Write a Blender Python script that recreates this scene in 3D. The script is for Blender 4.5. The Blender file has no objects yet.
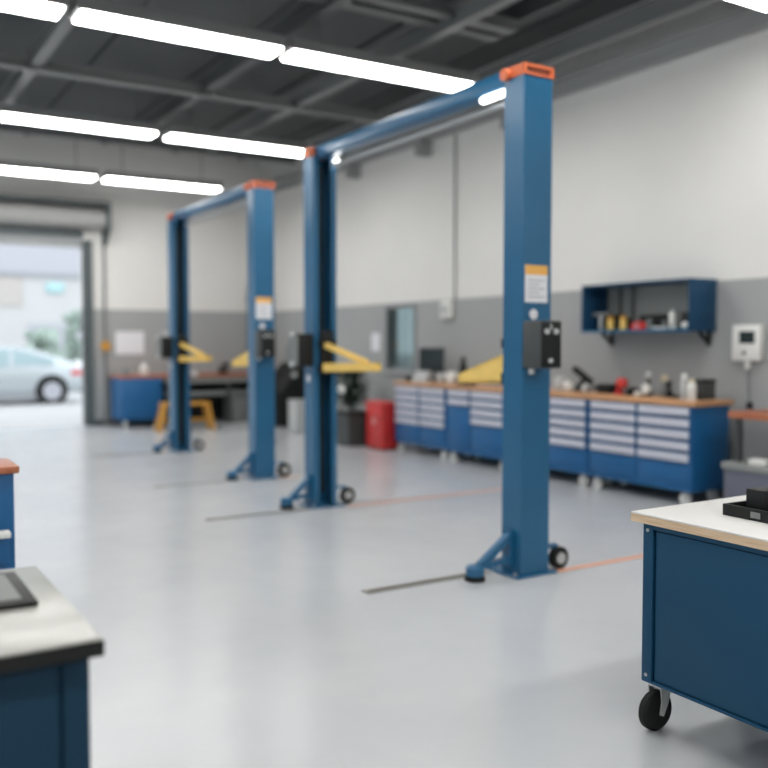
import bpy, bmesh, math, random
from mathutils import Vector, Matrix
random.seed(4)
sc = bpy.context.scene
COL = sc.collection
R = math.radians

# ------------------------------------------------------------ materials
def mat(name, col, rough=.5, metal=0., spec=.5, noise=0., nscale=8., bump=0., coat=0.):
    m = bpy.data.materials.new(name); m.use_nodes = True
    nt = m.node_tree; b = nt.nodes['Principled BSDF']
    b.inputs['Base Color'].default_value = (*col, 1)
    b.inputs['Roughness'].default_value = rough
    b.inputs['Metallic'].default_value = metal
    b.inputs['Specular IOR Level'].default_value = spec
    b.inputs['Coat Weight'].default_value = coat
    if noise or bump:
        tc = nt.nodes.new('ShaderNodeTexCoord')
        n = nt.nodes.new('ShaderNodeTexNoise'); n.inputs['Scale'].default_value = nscale; n.inputs['Detail'].default_value = 5
        nt.links.new(tc.outputs['Object'], n.inputs['Vector'])
        if noise:
            r = nt.nodes.new('ShaderNodeValToRGB')
            r.color_ramp.elements[0].position = .3; r.color_ramp.elements[1].position = .7
            r.color_ramp.elements[0].color = (*[c*(1-noise) for c in col], 1)
            r.color_ramp.elements[1].color = (*[min(1, c*(1+noise)) for c in col], 1)
            nt.links.new(n.outputs['Fac'], r.inputs['Fac']); nt.links.new(r.outputs['Color'], b.inputs['Base Color'])
        if bump:
            bp = nt.nodes.new('ShaderNodeBump'); bp.inputs['Strength'].default_value = bump; bp.inputs['Distance'].default_value = .01
            nt.links.new(n.outputs['Fac'], bp.inputs['Height']); nt.links.new(bp.outputs['Normal'], b.inputs['Normal'])
    return m

def emit(name, col, s):
    m = bpy.data.materials.new(name); m.use_nodes = True
    b = m.node_tree.nodes['Principled BSDF']
    b.inputs['Base Color'].default_value = (.8, .8, .8, 1)
    b.inputs['Emission Color'].default_value = (*col, 1); b.inputs['Emission Strength'].default_value = s
    return m

def wood(name, c1, c2, axis_scale=(1, 12, 12), rough=.4):
    m = mat(name, c1, rough); nt = m.node_tree; b = nt.nodes['Principled BSDF']
    tc = nt.nodes.new('ShaderNodeTexCoord'); mp = nt.nodes.new('ShaderNodeMapping'); mp.inputs['Scale'].default_value = axis_scale
    n = nt.nodes.new('ShaderNodeTexNoise'); n.inputs['Scale'].default_value = 4; n.inputs['Detail'].default_value = 6
    r = nt.nodes.new('ShaderNodeValToRGB'); r.color_ramp.elements[0].color = (*c1, 1); r.color_ramp.elements[1].color = (*c2, 1)
    r.color_ramp.elements[0].position = .35; r.color_ramp.elements[1].position = .65
    L = nt.links.new; L(tc.outputs['Object'], mp.inputs['Vector']); L(mp.outputs['Vector'], n.inputs['Vector']); L(n.outputs['Fac'], r.inputs['Fac']); L(r.outputs['Color'], b.inputs['Base Color'])
    return m

M = {}
M['blue'] = mat('blue_enamel', (.014, .110, .225), .28, spec=.5, noise=.06, nscale=3)
M['cabblue'] = mat('cabinet_blue', (.009, .098, .255), .42, spec=.4, noise=.05, nscale=3)
M['cartblue'] = mat('cart_blue', (.006, .055, .115), .5, spec=.25, noise=.08, nscale=2.5)
M['navy'] = mat('navy_steel', (.006, .032, .062), .55, spec=.2, noise=.08, nscale=3)
M['cabnavy'] = mat('wall_cabinet_navy', (.009, .052, .115), .5, spec=.3)
M['seam'] = mat('recess_blue', (.006, .035, .08), .6)
M['black'] = mat('black_plastic', (.009, .010, .010), .5, spec=.3)
M['rubber'] = mat('black_rubber', (.012, .013, .012), .75, spec=.25)
M['charcoal'] = mat('charcoal_steel', (.045, .05, .05), .5, noise=.1)
M['track'] = mat('track_steel', (.022, .03, .03), .5, metal=.3)
M['gray'] = mat('grey_plastic', (.18, .19, .19), .5)
M['lgray'] = mat('light_grey_plastic', (.46, .47, .47), .5)
M['white'] = mat('white_plastic', (.74, .74, .71), .4)
M['drawer'] = mat('drawer_face', (.52, .53, .60), .4)
M['steel'] = mat('brushed_steel', (.5, .5, .5), .35, metal=.9)
M['alu'] = mat('zinc_steel', (.55, .55, .54), .4, metal=.3)
M['yellow'] = mat('yellow_enamel', (.82, .56, .15), .4, noise=.06)
M['ochre'] = mat('ochre_paint', (.55, .27, .035), .5)
M['orange'] = mat('orange_enamel', (.60, .14, .05), .45)
M['orangeline'] = mat('orange_floor_tape', (.66, .33, .22), .5, noise=.1, nscale=20)
M['red'] = mat('red_enamel', (.46, .022, .020), .35)
M['redlid'] = mat('red_plastic', (.6, .04, .035), .4)
M['beech'] = wood('beech_worktop', (.48, .25, .12), (.60, .33, .17), (8, 1, 8))
M['redwood'] = wood('red_stained_worktop', (.34, .10, .045), (.43, .145, .065), (8, 1, 8))
M['ply'] = wood('plywood_edge', (.58, .40, .25), (.70, .52, .35), (2, 2, 40))
M['laminate'] = mat('white_laminate', (.70, .69, .67), .35, noise=.02)
M['laminate2'] = mat('pale_laminate', (.44, .44, .41), .22, noise=.03)
M['blackedge'] = mat('black_edging', (.010, .011, .010), .5, spec=.25)
M['strip'] = mat('worn_steel_strip', (.22, .21, .19), .5, metal=.3, noise=.15, nscale=20)
M['purple'] = mat('slate_grey_steel', (.12, .125, .165), .5)
M['shelfgray'] = mat('shelf_grey', (.25, .26, .25), .45)
M['paper'] = mat('paper', (.74, .74, .77), .7)
M['amber'] = mat('amber_print', (.80, .42, .10), .6)
M['ink'] = mat('grey_ink', (.38, .39, .42), .7)
M['shelfgray2'] = mat('rolled_shutter_steel', (.36, .36, .35), .6)
M['capdark'] = mat('red_brown_enamel', (.25, .06, .03), .5)
M['screen'] = mat('dark_screen', (.015, .025, .025), .25)
M['beige'] = mat('beige_plastic', (.55, .48, .33), .5)
M['leaf'] = mat('dark_leaf', (.02, .045, .03), .5, noise=.3, nscale=20)
M['matgrey'] = mat('grey_mat', (.14, .15, .14), .45)
M['beam'] = mat('roof_steel', (.19, .195, .195), .55)
M['beamdark'] = mat('roof_steel_dark', (.085, .09, .092), .6)
M['eave'] = mat('eave_steel', (.30, .305, .305), .55)
M['shutter'] = mat('shutter_steel', (.40, .41, .41), .45, metal=.2)
M['doorframe'] = mat('door_frame_steel', (.075, .095, .10), .5)
M['tube'] = emit('lamp_diffuser', (1., .985, .955), 15.5)
M['led'] = emit('led_lamp', (1., 1., .97), 3.5)
# outside
M['asphalt'] = mat('pale_concrete', (.44, .44, .44), .8, noise=.05, nscale=1)
M['facade'] = mat('facade_white', (.58, .575, .57), .8, noise=.03, nscale=.6)
M['facade2'] = mat('facade_lilac_grey', (.47, .47, .51), .8)
M['tan'] = mat('facade_tan', (.52, .48, .45), .8)
M['fascia'] = mat('fascia_grey', (.34, .35, .37), .7)
M['teal'] = mat('teal_sign_face', (.42, .64, .66), .5)
M['hedge'] = mat('hedge_green', (.30, .37, .32), .8, noise=.25, nscale=3)
M['lime'] = mat('lime_green_leaves', (.50, .58, .34), .8, noise=.3, nscale=3)
M['carpaint'] = mat('silver_car_paint', (.50, .54, .56), .25, metal=.25, coat=.5)
M['carwhite'] = mat('white_car_paint', (.75, .75, .76), .3, coat=.5)
M['carglass'] = mat('tinted_car_glass', (.30, .40, .42), .15)
M['tail'] = mat('tail_light_red', (.65, .12, .12), .3)
M['alloy'] = mat('alloy_wheel', (.55, .55, .60), .35, metal=.4)

# two-tone wall paint: dark grey dado below 2.09 m, off-white above
def wall_material():
    m = mat('two_tone_wall_paint', (.7, .7, .7), .75, spec=.25); nt = m.node_tree; b = nt.nodes['Principled BSDF']; L = nt.links.new
    g = nt.nodes.new('ShaderNodeNewGeometry'); s = nt.nodes.new('ShaderNodeSeparateXYZ'); L(g.outputs['Position'], s.inputs[0])
    gt = nt.nodes.new('ShaderNodeMath'); gt.operation = 'GREATER_THAN'; gt.inputs[1].default_value = 2.09; L(s.outputs['Z'], gt.inputs[0])
    n = nt.nodes.new('ShaderNodeTexNoise'); n.inputs['Scale'].default_value = 1.3; n.inputs['Detail'].default_value = 4; L(g.outputs['Position'], n.inputs['Vector'])
    def ramp(a, c):
        r = nt.nodes.new('ShaderNodeValToRGB'); r.color_ramp.elements[0].position = .3; r.color_ramp.elements[1].position = .7
        r.color_ramp.elements[0].color = (*a, 1); r.color_ramp.elements[1].color = (*c, 1); L(n.outputs['Fac'], r.inputs['Fac']); return r
    lo = ramp((.335, .345, .345), (.36, .367, .365)); hi = ramp((.70, .69, .665), (.73, .72, .695))
    mx = nt.nodes.new('ShaderNodeMix'); mx.data_type = 'RGBA'
    L(gt.outputs[0], mx.inputs['Factor']); L(lo.outputs['Color'], mx.inputs[6]); L(hi.outputs['Color'], mx.inputs[7]); L(mx.outputs[2], b.inputs['Base Color'])
    bp = nt.nodes.new('ShaderNodeBump'); bp.inputs['Strength'].default_value = .15; bp.inputs['Distance'].default_value = .004
    n2 = nt.nodes.new('ShaderNodeTexNoise'); n2.inputs['Scale'].default_value = 60; L(g.outputs['Position'], n2.inputs['Vector'])
    L(n2.outputs['Fac'], bp.inputs['Height']); L(bp.outputs['Normal'], b.inputs['Normal'])
    return m
M['wall'] = wall_material()

def floor_material():
    m = mat('sealed_concrete_floor', (.5, .5, .5), .3, spec=.65); nt = m.node_tree; b = nt.nodes['Principled BSDF']; L = nt.links.new
    g = nt.nodes.new('ShaderNodeNewGeometry')
    n = nt.nodes.new('ShaderNodeTexNoise'); n.inputs['Scale'].default_value = .9; n.inputs['Detail'].default_value = 8; n.inputs['Roughness'].default_value = .6
    L(g.outputs['Position'], n.inputs['Vector'])
    r = nt.nodes.new('ShaderNodeValToRGB'); r.color_ramp.elements[0].position = .3; r.color_ramp.elements[1].position = .72
    r.color_ramp.elements[0].color = (.47, .49, .515, 1); r.color_ramp.elements[1].color = (.535, .545, .555, 1)
    L(n.outputs['Fac'], r.inputs['Fac']); L(r.outputs['Color'], b.inputs['Base Color'])
    n2 = nt.nodes.new('ShaderNodeTexNoise'); n2.inputs['Scale'].default_value = 5; n2.inputs['Detail'].default_value = 6
    L(g.outputs['Position'], n2.inputs['Vector'])
    mr = nt.nodes.new('ShaderNodeMapRange'); mr.inputs['To Min'].default_value = .17; mr.inputs['To Max'].default_value = .30
    L(n2.outputs['Fac'], mr.inputs['Value']); L(mr.outputs['Result'], b.inputs['Roughness'])
    return m
M['floor'] = floor_material()

def deck_material():
    m = mat('dark_roof_deck', (.05, .055, .055), .7); nt = m.node_tree; b = nt.nodes['Principled BSDF']; L = nt.links.new
    g = nt.nodes.new('ShaderNodeNewGeometry'); n = nt.nodes.new('ShaderNodeTexNoise'); n.inputs['Scale'].default_value = .5
    L(g.outputs['Position'], n.inputs['Vector'])
    r = nt.nodes.new('ShaderNodeValToRGB'); r.color_ramp.elements[0].position = .35; r.color_ramp.elements[1].position = .65
    r.color_ramp.elements[0].color = (.070, .080, .084, 1); r.color_ramp.elements[1].color = (.105, .112, .112, 1)
    L(n.outputs['Fac'], r.inputs['Fac']); L(r.outputs['Color'], b.inputs['Base Color'])
    return m
M['deck'] = deck_material()

def glass_material():
    m = bpy.data.materials.new('pale_window_glass'); m.use_nodes = True; nt = m.node_tree; nt.nodes.clear(); L = nt.links.new
    o = nt.nodes.new('ShaderNodeOutputMaterial'); t = nt.nodes.new('ShaderNodeBsdfTransparent'); t.inputs['Color'].default_value = (.36, .41, .41, 1)
    g = nt.nodes.new('ShaderNodeBsdfGlossy'); g.inputs['Roughness'].default_value = .05
    mx = nt.nodes.new('ShaderNodeMixShader'); mx.inputs['Fac'].default_value = .08
    L(t.outputs[0], mx.inputs[1]); L(g.outputs[0], mx.inputs[2]); L(mx.outputs[0], o.inputs['Surface'])
    return m
M['glass'] = glass_material()
M['clearglass'] = glass_material(); M['clearglass'].name = 'clear_window_glass'
M['clearglass'].node_tree.nodes['Transparent BSDF'].inputs['Color'].default_value = (.93, .96, .97, 1)

# ------------------------------------------------------------ mesh helper
class MB:
    def __init__(s): s.bm = bmesh.new()
    def box(s, x0, x1, y0, y1, z0, z1, bev=0.):
        v = [s.bm.verts.new(p) for p in ((x0,y0,z0),(x1,y0,z0),(x1,y1,z0),(x0,y1,z0),(x0,y0,z1),(x1,y0,z1),(x1,y1,z1),(x0,y1,z1))]
        f = [s.bm.faces.new([v[i] for i in q]) for q in ((3,2,1,0),(4,5,6,7),(0,1,5,4),(1,2,6,5),(2,3,7,6),(3,0,4,7))]
        if bev:
            e = list({e for q in f for e in q.edges})
            bmesh.ops.bevel(s.bm, geom=e, offset=bev, segments=2, affect='EDGES', profile=.5)
        return s
    def cyl(s, p0, p1, r, r2=None, n=20):
        p0, p1 = Vector(p0), Vector(p1); d = (p1-p0); L = d.length
        q = d.to_track_quat('Z', 'Y').to_matrix().to_4x4()
        bmesh.ops.create_cone(s.bm, cap_ends=True, segments=n, radius1=r, radius2=r if r2 is None else r2, depth=L,
                              matrix=Matrix.Translation((p0+p1)/2) @ q)
        return s
    def bar(s, p0, p1, w, h, bev=0.):
        p0, p1 = Vector(p0), Vector(p1); d = (p1-p0); L = d.length; d.normalize()
        side = d.cross(Vector((0, 0, 1)))
        if side.length < 1e-4: side = Vector((1, 0, 0))
        side.normalize(); up = side.cross(d)
        m = Matrix((( side.x, d.x, up.x, 0), (side.y, d.y, up.y, 0), (side.z, d.z, up.z, 0), (0, 0, 0, 1)))
        m = Matrix.Translation((p0+p1)/2) @ m
        r = bmesh.ops.create_cube(s.bm, size=1, matrix=m @ Matrix.Diagonal((w, L, h, 1)))
        if bev: bmesh.ops.bevel(s.bm, geom=list({e for v in r['verts'] for e in v.link_edges}), offset=bev, segments=2, affect='EDGES')
        return s
    def ball(s, c, r, sz=(1, 1, 1), sub=3):
        bmesh.ops.create_icosphere(s.bm, subdivisions=sub, radius=r, matrix=Matrix.Translation(c) @ Matrix.Diagonal((*sz, 1))); return s
    def prism(s, pts, axis, a, b):          # pts: outline in the two other axes, extruded along axis from a to b
        def P(u, v, w): return {'x': (w, u, v), 'y': (u, w, v), 'z': (u, v, w)}[axis]
        A = [s.bm.verts.new(P(u, v, a)) for u, v in pts]; B = [s.bm.verts.new(P(u, v, b)) for u, v in pts]
        s.bm.faces.new(A[::-1]); s.bm.faces.new(B)
        for i in range(len(pts)):
            j = (i+1) % len(pts); s.bm.faces.new((A[i], A[j], B[j], B[i]))
        return s
    def lathe(s, c, prof, n=24):            # prof: (r, z)
        rings = [[s.bm.verts.new((c[0]+r*math.cos(2*math.pi*k/n), c[1]+r*math.sin(2*math.pi*k/n), c[2]+z)) for k in range(n)] for r, z in prof]
        for a, b in zip(rings, rings[1:]):
            for k in range(n): s.bm.faces.new((a[k], a[(k+1) % n], b[(k+1) % n], b[k]))
        s.bm.faces.new(rings[0][::-1]); s.bm.faces.new(rings[-1]); return s
    def quad(s, *p): s.bm.faces.new([s.bm.verts.new(q) for q in p]); return s
    def build(s, name, m, parent=None, label=None, smooth=True):
        bmesh.ops.recalc_face_normals(s.bm, faces=s.bm.faces)
        me = bpy.data.meshes.new(name); s.bm.to_mesh(me); s.bm.free()
        me.materials.append(M[m] if isinstance(m, str) else m)
        if smooth:
            me.shade_smooth()
            try: me.set_sharp_from_angle(angle=R(35))
            except Exception: pass
        o = bpy.data.objects.new(name, me); COL.objects.link(o)
        if parent: o.parent = parent
        if label: o['label'] = label
        return o

def thing(name, label, cat, loc=(0, 0, 0), rz=0., group=None):
    o = bpy.data.objects.new(name, None); COL.objects.link(o); o.empty_display_size = .1
    o.location = loc; o.rotation_euler = (0, 0, rz); o['label'] = label; o['category'] = cat
    if group: o['group'] = group
    return o
def single(o, label, cat, loc=(0, 0, 0), rz=0., group=None, kind=None):
    o.location = loc; o.rotation_euler = (0, 0, rz); o['label'] = label; o['category'] = cat
    if group: o['group'] = group
    if kind: o['kind'] = kind
    return o
def struct(mb, name, m, label=None, parent=None):
    o = mb.build(name, m, parent, smooth=False)
    if not parent: o['kind'] = 'structure'
    if label: o['label'] = label
    return o
def copy_tree(o, parent=None):
    kids = list(o.children); c = o.copy(); COL.objects.link(c)
    if parent: c.parent = parent
    for k in kids: copy_tree(k, c)
    return c

# ------------------------------------------------------------ setting
WX, FY, LX, BY, TOP = 7.3, 16.4, -5.2, -4.5, 5.05
DX0, DX1, DZ = -1.3, 3.87, 3.5           # roller door opening in the far wall
struct(MB().box(LX-.2, WX+.2, BY-.2, FY+.3, -.1, 0), 'floor', 'floor', 'glossy light grey sealed concrete workshop floor')
# right wall with window hole
WY0, WY1, WZ0, WZ1 = 10.94, 11.76, 1.07, 2.05
w = MB()
w.box(WX, WX+.2, BY-.2, WY0, 0, TOP); w.box(WX, WX+.2, WY1, FY+.3, 0, TOP)
w.box(WX, WX+.2, WY0, WY1, 0, WZ0); w.box(WX, WX+.2, WY0, WY1, WZ1, TOP)
struct(w, 'wall_right', 'wall', 'right wall, off-white above a grey lower band')
w = MB()
w.box(DX1, WX, FY, FY+.3, 0, TOP); w.box(DX0, DX1, FY, FY+.3, DZ, TOP)
w.box(LX, DX0, FY, FY+.3, 0, TOP)
struct(w, 'wall_far', 'wall', 'far wall with the roller door, white above a grey lower band')
w = MB(); ys = [BY-.2, -2.5, 1.5, 3.0, 7.0, 8.5, 11.5, FY+.3]
for a, b in ((ys[0], ys[1]), (ys[2], ys[3]), (ys[4], ys[5]), (ys[6], ys[7])): w.box(LX-.2, LX, a, b, 0, TOP)
for a, b in ((ys[1], ys[2]), (ys[3], ys[4]), (ys[5], ys[6])): w.box(LX-.2, LX, a, b, 0, .5).box(LX-.2, LX, a, b, 3.4, TOP)
struct(w, 'wall_left', 'wall')
for k, (a, b) in enumerate(((ys[1], ys[2]), (ys[3], ys[4]), (ys[5], ys[6]))):  # added windows in the unseen left wall, there to supply daylight
    f = MB()
    for q in (a, (a+b)/2-.03, b-.06): f.box(LX-.14, LX-.06, q, q+.06, .5, 3.4)
    for z in (.5, 3.34): f.box(LX-.14, LX-.06, a, b, z, z+.06)
    wn = struct(f, 'window_%d' % (k+2), 'doorframe', 'tall glazed window added to the unseen left wall for daylight')
    MB().box(LX-.105, LX-.095, a+.06, b-.06, .56, 3.34).build('pane', 'clearglass', wn)
struct(MB().box(LX, WX, BY-.2, BY, 0, TOP), 'wall_back', 'wall')
# ceiling deck with shallow ribs
c = MB(); c.box(LX-.2, WX+.2, BY-.2, FY+.3, TOP, TOP+.15)
x = LX+.3
while x < WX:
    c.box(x, x+.06, BY, FY, TOP-.04, TOP); x += 1.3
struct(c, 'ceiling', 'deck', 'dark metal roof deck')
# roof steel
tn = [0]
def trim(mb, m, label=None):
    tn[0] += 1; return struct(mb, 'trim_%d' % tn[0], m, label)
def ibeam_y(x, z, w_, h, y0, y1, m):
    b = MB(); b.box(x-w_/2, x+w_/2, y0, y1, z, z+.018); b.box(x-w_/2, x+w_/2, y0, y1, z+h-.018, z+h); b.box(x-.009, x+.009, y0, y1, z+.018, z+h-.018)
    return trim(b, m, 'grey steel roof beam running towards the far wall')
for x, m in ((-2.1, 'beam'), (-.1, 'beam'), (1.98, 'beam'), (3.93, 'beamdark'), (5.17, 'beam'), (6.68, 'beam')):
    ibeam_y(x, 4.5, .12, .2, BY, 13.6, m)
def ibeam_x(y, z, w_, h, x0, x1, m):
    b = MB(); b.box(x0, x1, y-w_/2, y+w_/2, z, z+.018); b.box(x0, x1, y-w_/2, y+w_/2, z+h-.018, z+h); b.box(x0, x1, y-.009, y+.009, z+.018, z+h-.018)
    return trim(b, m, 'grey steel roof purlin crossing the bay')
for y, m in ((10.5, 'beam'), (13.6, 'beamdark'), (7.13, 'beam'), (7.38, 'beam'), (3.1, 'beam'), (-1.0, 'beam')):
    ibeam_x(y, 4.60 if 7 < y < 8 else 4.46, .13, .12, LX, 5.93 if 7 < y < 8 else 6.66, m)
# deep girder and eave steel along the right wall
trim(MB().box(5.95, 6.05, BY, 7.6, 4.72, TOP), 'beamdark', 'dark deep girder under the roof deck')
trim(MB().box(WX-.13, WX-.001, BY, FY, 4.33, 4.47).box(WX-.19, WX-.001, BY, FY, 4.47, 4.49), 'eave', 'grey steel rail along the top of the right wall')
for k, y in enumerate((12.6, 10.6, 8.7)):
    trim(MB().box(WX-.22, WX-.001, y-.06, y+.06, 4.12, 4.33), 'eave', 'small bracket below the eave rail')
# skirting
o = MB().box(DX1+.06, WX-.02, FY-.02, FY-.001, .001, .09); struct(o, 'baseboard_far', 'charcoal')
o = MB().box(WX-.02, WX-.001, BY, FY-.02, .001, .09); struct(o, 'baseboard_right', 'charcoal')

# roller door
d = MB(); z = 3.17
while z < 3.52:
    d.prism([(FY+.10, z), (FY+.135, z), (FY+.135, z+.085), (FY+.10, z+.085), (FY+.085, z+.06), (FY+.085, z+.025)], 'x', DX0+.02, DX1-.02); z += .092
d1 = struct(d, 'door_1', 'shutter', 'grey roller shutter door rolled up in the far wall')
o = MB(); o.lathe((0, 0, 0), [(.02, DX0-.2), (.17, DX0-.19), (.17, DX1+.30), (.02, DX1+.31)], 28)
o.bm.transform(Matrix.Translation((0, FY-.20, 3.66)) @ Matrix.Rotation(R(90), 4, 'Y'))
o.build('shutter_roll', 'shelfgray2', d1, 'pale rolled-up shutter drum')
o = MB(); o.prism([(FY-.42, 3.50), (FY-.30, 3.42), (FY-.10, 3.24), (FY-.001, 3.20), (FY-.001, 3.94), (FY-.42, 3.94)], 'x', DX1+.32, DX1+.38)
o.box(DX0-.2, DX1+.38, FY-.43, FY-.002, 3.885, 3.94); o.build('drum_bracket', 'doorframe', d1, 'dark end plate and top plate of the drum')
o = MB(); o.box(DX1, DX1+.13, FY-.06, FY+.15, 0.001, 3.3); o.box(DX0-.13, DX0, FY-.06, FY+.15, 0.001, 3.3); o.build('guide_rail', 'doorframe', d1, 'dark steel guide rails')
o = MB(); o.box(DX0, DX1, FY-.03, FY+.07, 3.36, 3.44); o.build('lintel_angle', 'doorframe', d1)
# window in right wall
wf = MB()
for a in ((WY0, WY0+.04, WZ0, WZ1), (WY1-.04, WY1, WZ0, WZ1), (WY0+.04, WY1-.04, WZ0, WZ0+.04), (WY0+.04, WY1-.04, WZ1-.04, WZ1)):
    wf.box(WX-.02, WX+.03, *a)
w1 = struct(wf, 'window_1', 'gray', 'narrow pale blue window with grey frame in the right wall')
MB().box(WX-.005, WX+.005, WY0+.04, WY1-.04, WZ0+.04, WZ1-.04).build('pane', 'glass', w1)
MB().box(WX-.06, WX-.001, WY0-.03, WY1+.03, WZ0-.04, WZ0-.001).build('window_sill', 'lgray', w1)

# floor markings: steel strips and orange tape
def marking(name, m, x0, x1, y, wd, label, cat, slot=False):
    o = MB().box(x0, x1, y-wd/2, y+wd/2, .0005, .004)
    ob = o.build(name, m); single(ob, label, cat)
    if slot: MB().box(x0+.02, x1, y-.006, y+.006, .004, .0052).build('slot', 'black', ob)
marking('floor_strip', 'strip', 2.69, 3.62, 4.58, .085, 'worn steel floor strip left of the nearest lift post', 'floor strip', True)
marking('floor_strip', 'strip', 2.66, 3.62, 7.17, .07, 'worn steel floor strip left of the front lift far post', 'floor strip', True)
marking('floor_strip', 'strip', 2.82, 3.78, 9.10, .06, 'steel floor strip beside the rear lift near post', 'floor strip', True)
marking('floor_strip', 'strip', 2.9, 3.8, 11.95, .06, 'most distant floor strip beside the rear lift far post', 'floor strip', True)
marking('floor_tape', 'orangeline', 3.99, 5.3, 4.35, .055, 'orange floor line right of the nearest lift post', 'floor line')
marking('floor_tape', 'orangeline', 3.99, 5.9, 7.10, .05, 'orange floor line right of the front lift far post', 'floor line')
marking('floor_tape', 'orangeline', 4.17, 4.42, 8.98, .05, 'short orange floor line right of the rear lift near post', 'floor line')

# ------------------------------------------------------------ two-post lifts
def post_outline(w_, d_, t, lip, s, y0):
    # C section; s=+1 opening towards +y, s=-1 opening towards -y
    pts = [(-w_, 0), (w_, 0), (w_, d_), (w_-lip, d_), (w_-lip, d_-t), (w_-t, d_-t), (w_-t, t), (-w_+t, t), (-w_+t, d_-t), (-w_+lip, d_-t), (-w_+lip, d_), (-w_, d_)]
    return [(x, y0 + s*y) for x, y in pts]
def make_lift(label, front, reach):
    root = thing('two_post_lift', label, 'vehicle lift', group='blue two-post lifts')
    ya, yb = 0.0, 3.05
    for s, y0 in ((1, ya), (-1, yb)):
        y_in = y0 + s*.19; near = s > 0
        p = MB().prism(post_outline(.117, .19, .012, .055, s, y0), 'z', .012, 3.165).build('post', 'blue', root)
        MB().box(-.06, .06, *sorted((y0+s*.02, y0+s*.05)), .1, 3.1).build('track', 'track', p, 'dark carriage track inside the post')
        o = MB(); o.box(-.123, .123, *sorted((y0-s*.006, y0+s*.196)), 3.165, 3.178); o.box(-.123, -.10, *sorted((y0-s*.006, y0+s*.012)), 3.178, 3.215); o.box(.10, .123, *sorted((y0-s*.006, y0+s*.012)), 3.178, 3.215)
        o.box(-.123, -.105, *sorted((y0, y0+s*.19)), 3.178, 3.215); o.box(.105, .123, *sorted((y0, y0+s*.19)), 3.178, 3.215)
        o.box(-.123, .123, *sorted((y0-s*.006, y0+s*.196)), 3.215, 3.232)
        cc = o.build('corner_cap', 'orange', root, 'orange cap on the post top')
        MB().box(-.10, .10, *sorted((y0+s*.004, y0+s*.012)), 3.178, 3.215).build('recess_plate', 'capdark', cc, 'darker recessed band')
        MB().cyl((-.155, y0+s*.155, 3.19), (-.112, y0+s*.155, 3.19), .038).build('pulley', 'orange', root)
        o = MB(); o.box(-.17, .17, *sorted((y0-s*.03, y0+s*.26)), .001, .013); o.build('base_plate', 'blue', root)
        for bx in (-.145, .145):
            for by in (.02, .24): MB().cyl((bx, y0+s*by, .013), (bx, y0+s*by, .03), .012, n=6).build('anchor_bolt', 'steel', root)
        yc = y0 + s*.10; fx = -reach[0 if near else 1]
        # outrigger: sloping brace, lower bar, gusset, foot
        o = MB(); o.bar((-.11, yc, .27), (fx+.035, yc, .085), .06, .045, .006); o.bar((-.12, yc, .105), (fx+.065, yc, .085), .055, .04, .005)
        o.bar((-.135, yc, .06), (-.135, yc, .29), .03, .07)
        og = o.build('outrigger', 'blue', root)
        MB().lathe((fx, yc, 0), [(.035, .03), (.058, .035), (.06, .085), (.045, .10), (.02, .105)], 20).build('foot', 'blue', og)
        MB().lathe((fx, yc, 0), [(.06, .001), (.066, .004), (.062, .03), (.035, .032)], 20).build('rubber_pad', 'rubber', og)
        # transport wheel with bracket
        o = MB(); o.bar((.10, yc-.03, .16), (.24, yc-.03, .155), .05, .02); o.bar((.24, yc-.005, .07), (.24, yc-.005, .165), .03, .012)
        o.build('wheel_bracket', 'blue', root)
        o = MB().lathe((0, 0, 0), [(.045, -.026), (.066, -.026), (.075, -.016), (.075, .016), (.066, .026), (.045, .026)], 28)
        o.bm.transform(Matrix.Translation((.245, yc-.055, .076)) @ Matrix.Rotation(R(90), 4, 'X')); wh = o.build('wheel', 'rubber', root)
        MB().cyl((.245, yc-.085, .076), (.245, yc-.025, .076), .038).build('hub', 'lgray', wh, 'pale wheel hub')
        # carriage and swing arm
        o = MB(); o.box(-.06, .06, *sorted((y0+s*.06, y_in+s*.045)), 1.20, 1.60, .004)
        o.box(-.085, .085, *sorted((y_in+s*.012, y_in+s*.06)), 1.22, 1.30); o.box(-.085, .085, *sorted((y_in+s*.012, y_in+s*.06)), 1.46, 1.52)
        car = o.build('carriage', 'black', root)
        tip = Vector((-.08, y0+.67, 1.275)) if near else Vector((.17, y0-.83, 1.285))
        base = Vector((-.02, y_in+s*.04, 1.275)); d = (tip-base).normalized(); n = Vector((-d.y, d.x, 0))
        if near:
            o = MB(); L = (tip-base).length
            pts = [(0, -.045), (L, -.045), (L, -.005), (0, .15)]
            for off in (-.045, .035):
                A = [o.bm.verts.new(base + d*u + n*off + Vector((0, 0, v))) for u, v in pts]
                B = [o.bm.verts.new(base + d*u + n*(off+.010) + Vector((0, 0, v))) for u, v in pts]
                o.bm.faces.new(A[::-1]); o.bm.faces.new(B)
                for i in range(4): o.bm.faces.new((A[i], A[(i+1) % 4], B[(i+1) % 4], B[i]))
            o.bar(base + Vector((0, 0, -.035)), tip + Vector((0, 0, -.045)), .09, .02); o.bar(base + Vector((0, 0, .145)), tip + Vector((0, 0, -.005)), .09, .018)
        else:
            o = MB(); o.bar(base + Vector((0, 0, -.005)), tip, .085, .075, .006); o.bar(base + Vector((0, 0, .20)), base + d*(tip-base).length*.80 + Vector((0, 0, .035)), .05, .05, .006)
            o.bar(base + d*.3 + Vector((0, 0, .0)), tip, .10, .055, .006)
        arm = o.build('swing_arm', 'yellow', root, 'yellow lifting arm')
        MB().cyl(tip + Vector((0, 0, .0)) - d*.03, tip + Vector((0, 0, .035)) - d*.03, .03).build('lifting_pad', 'rubber', arm)
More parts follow.
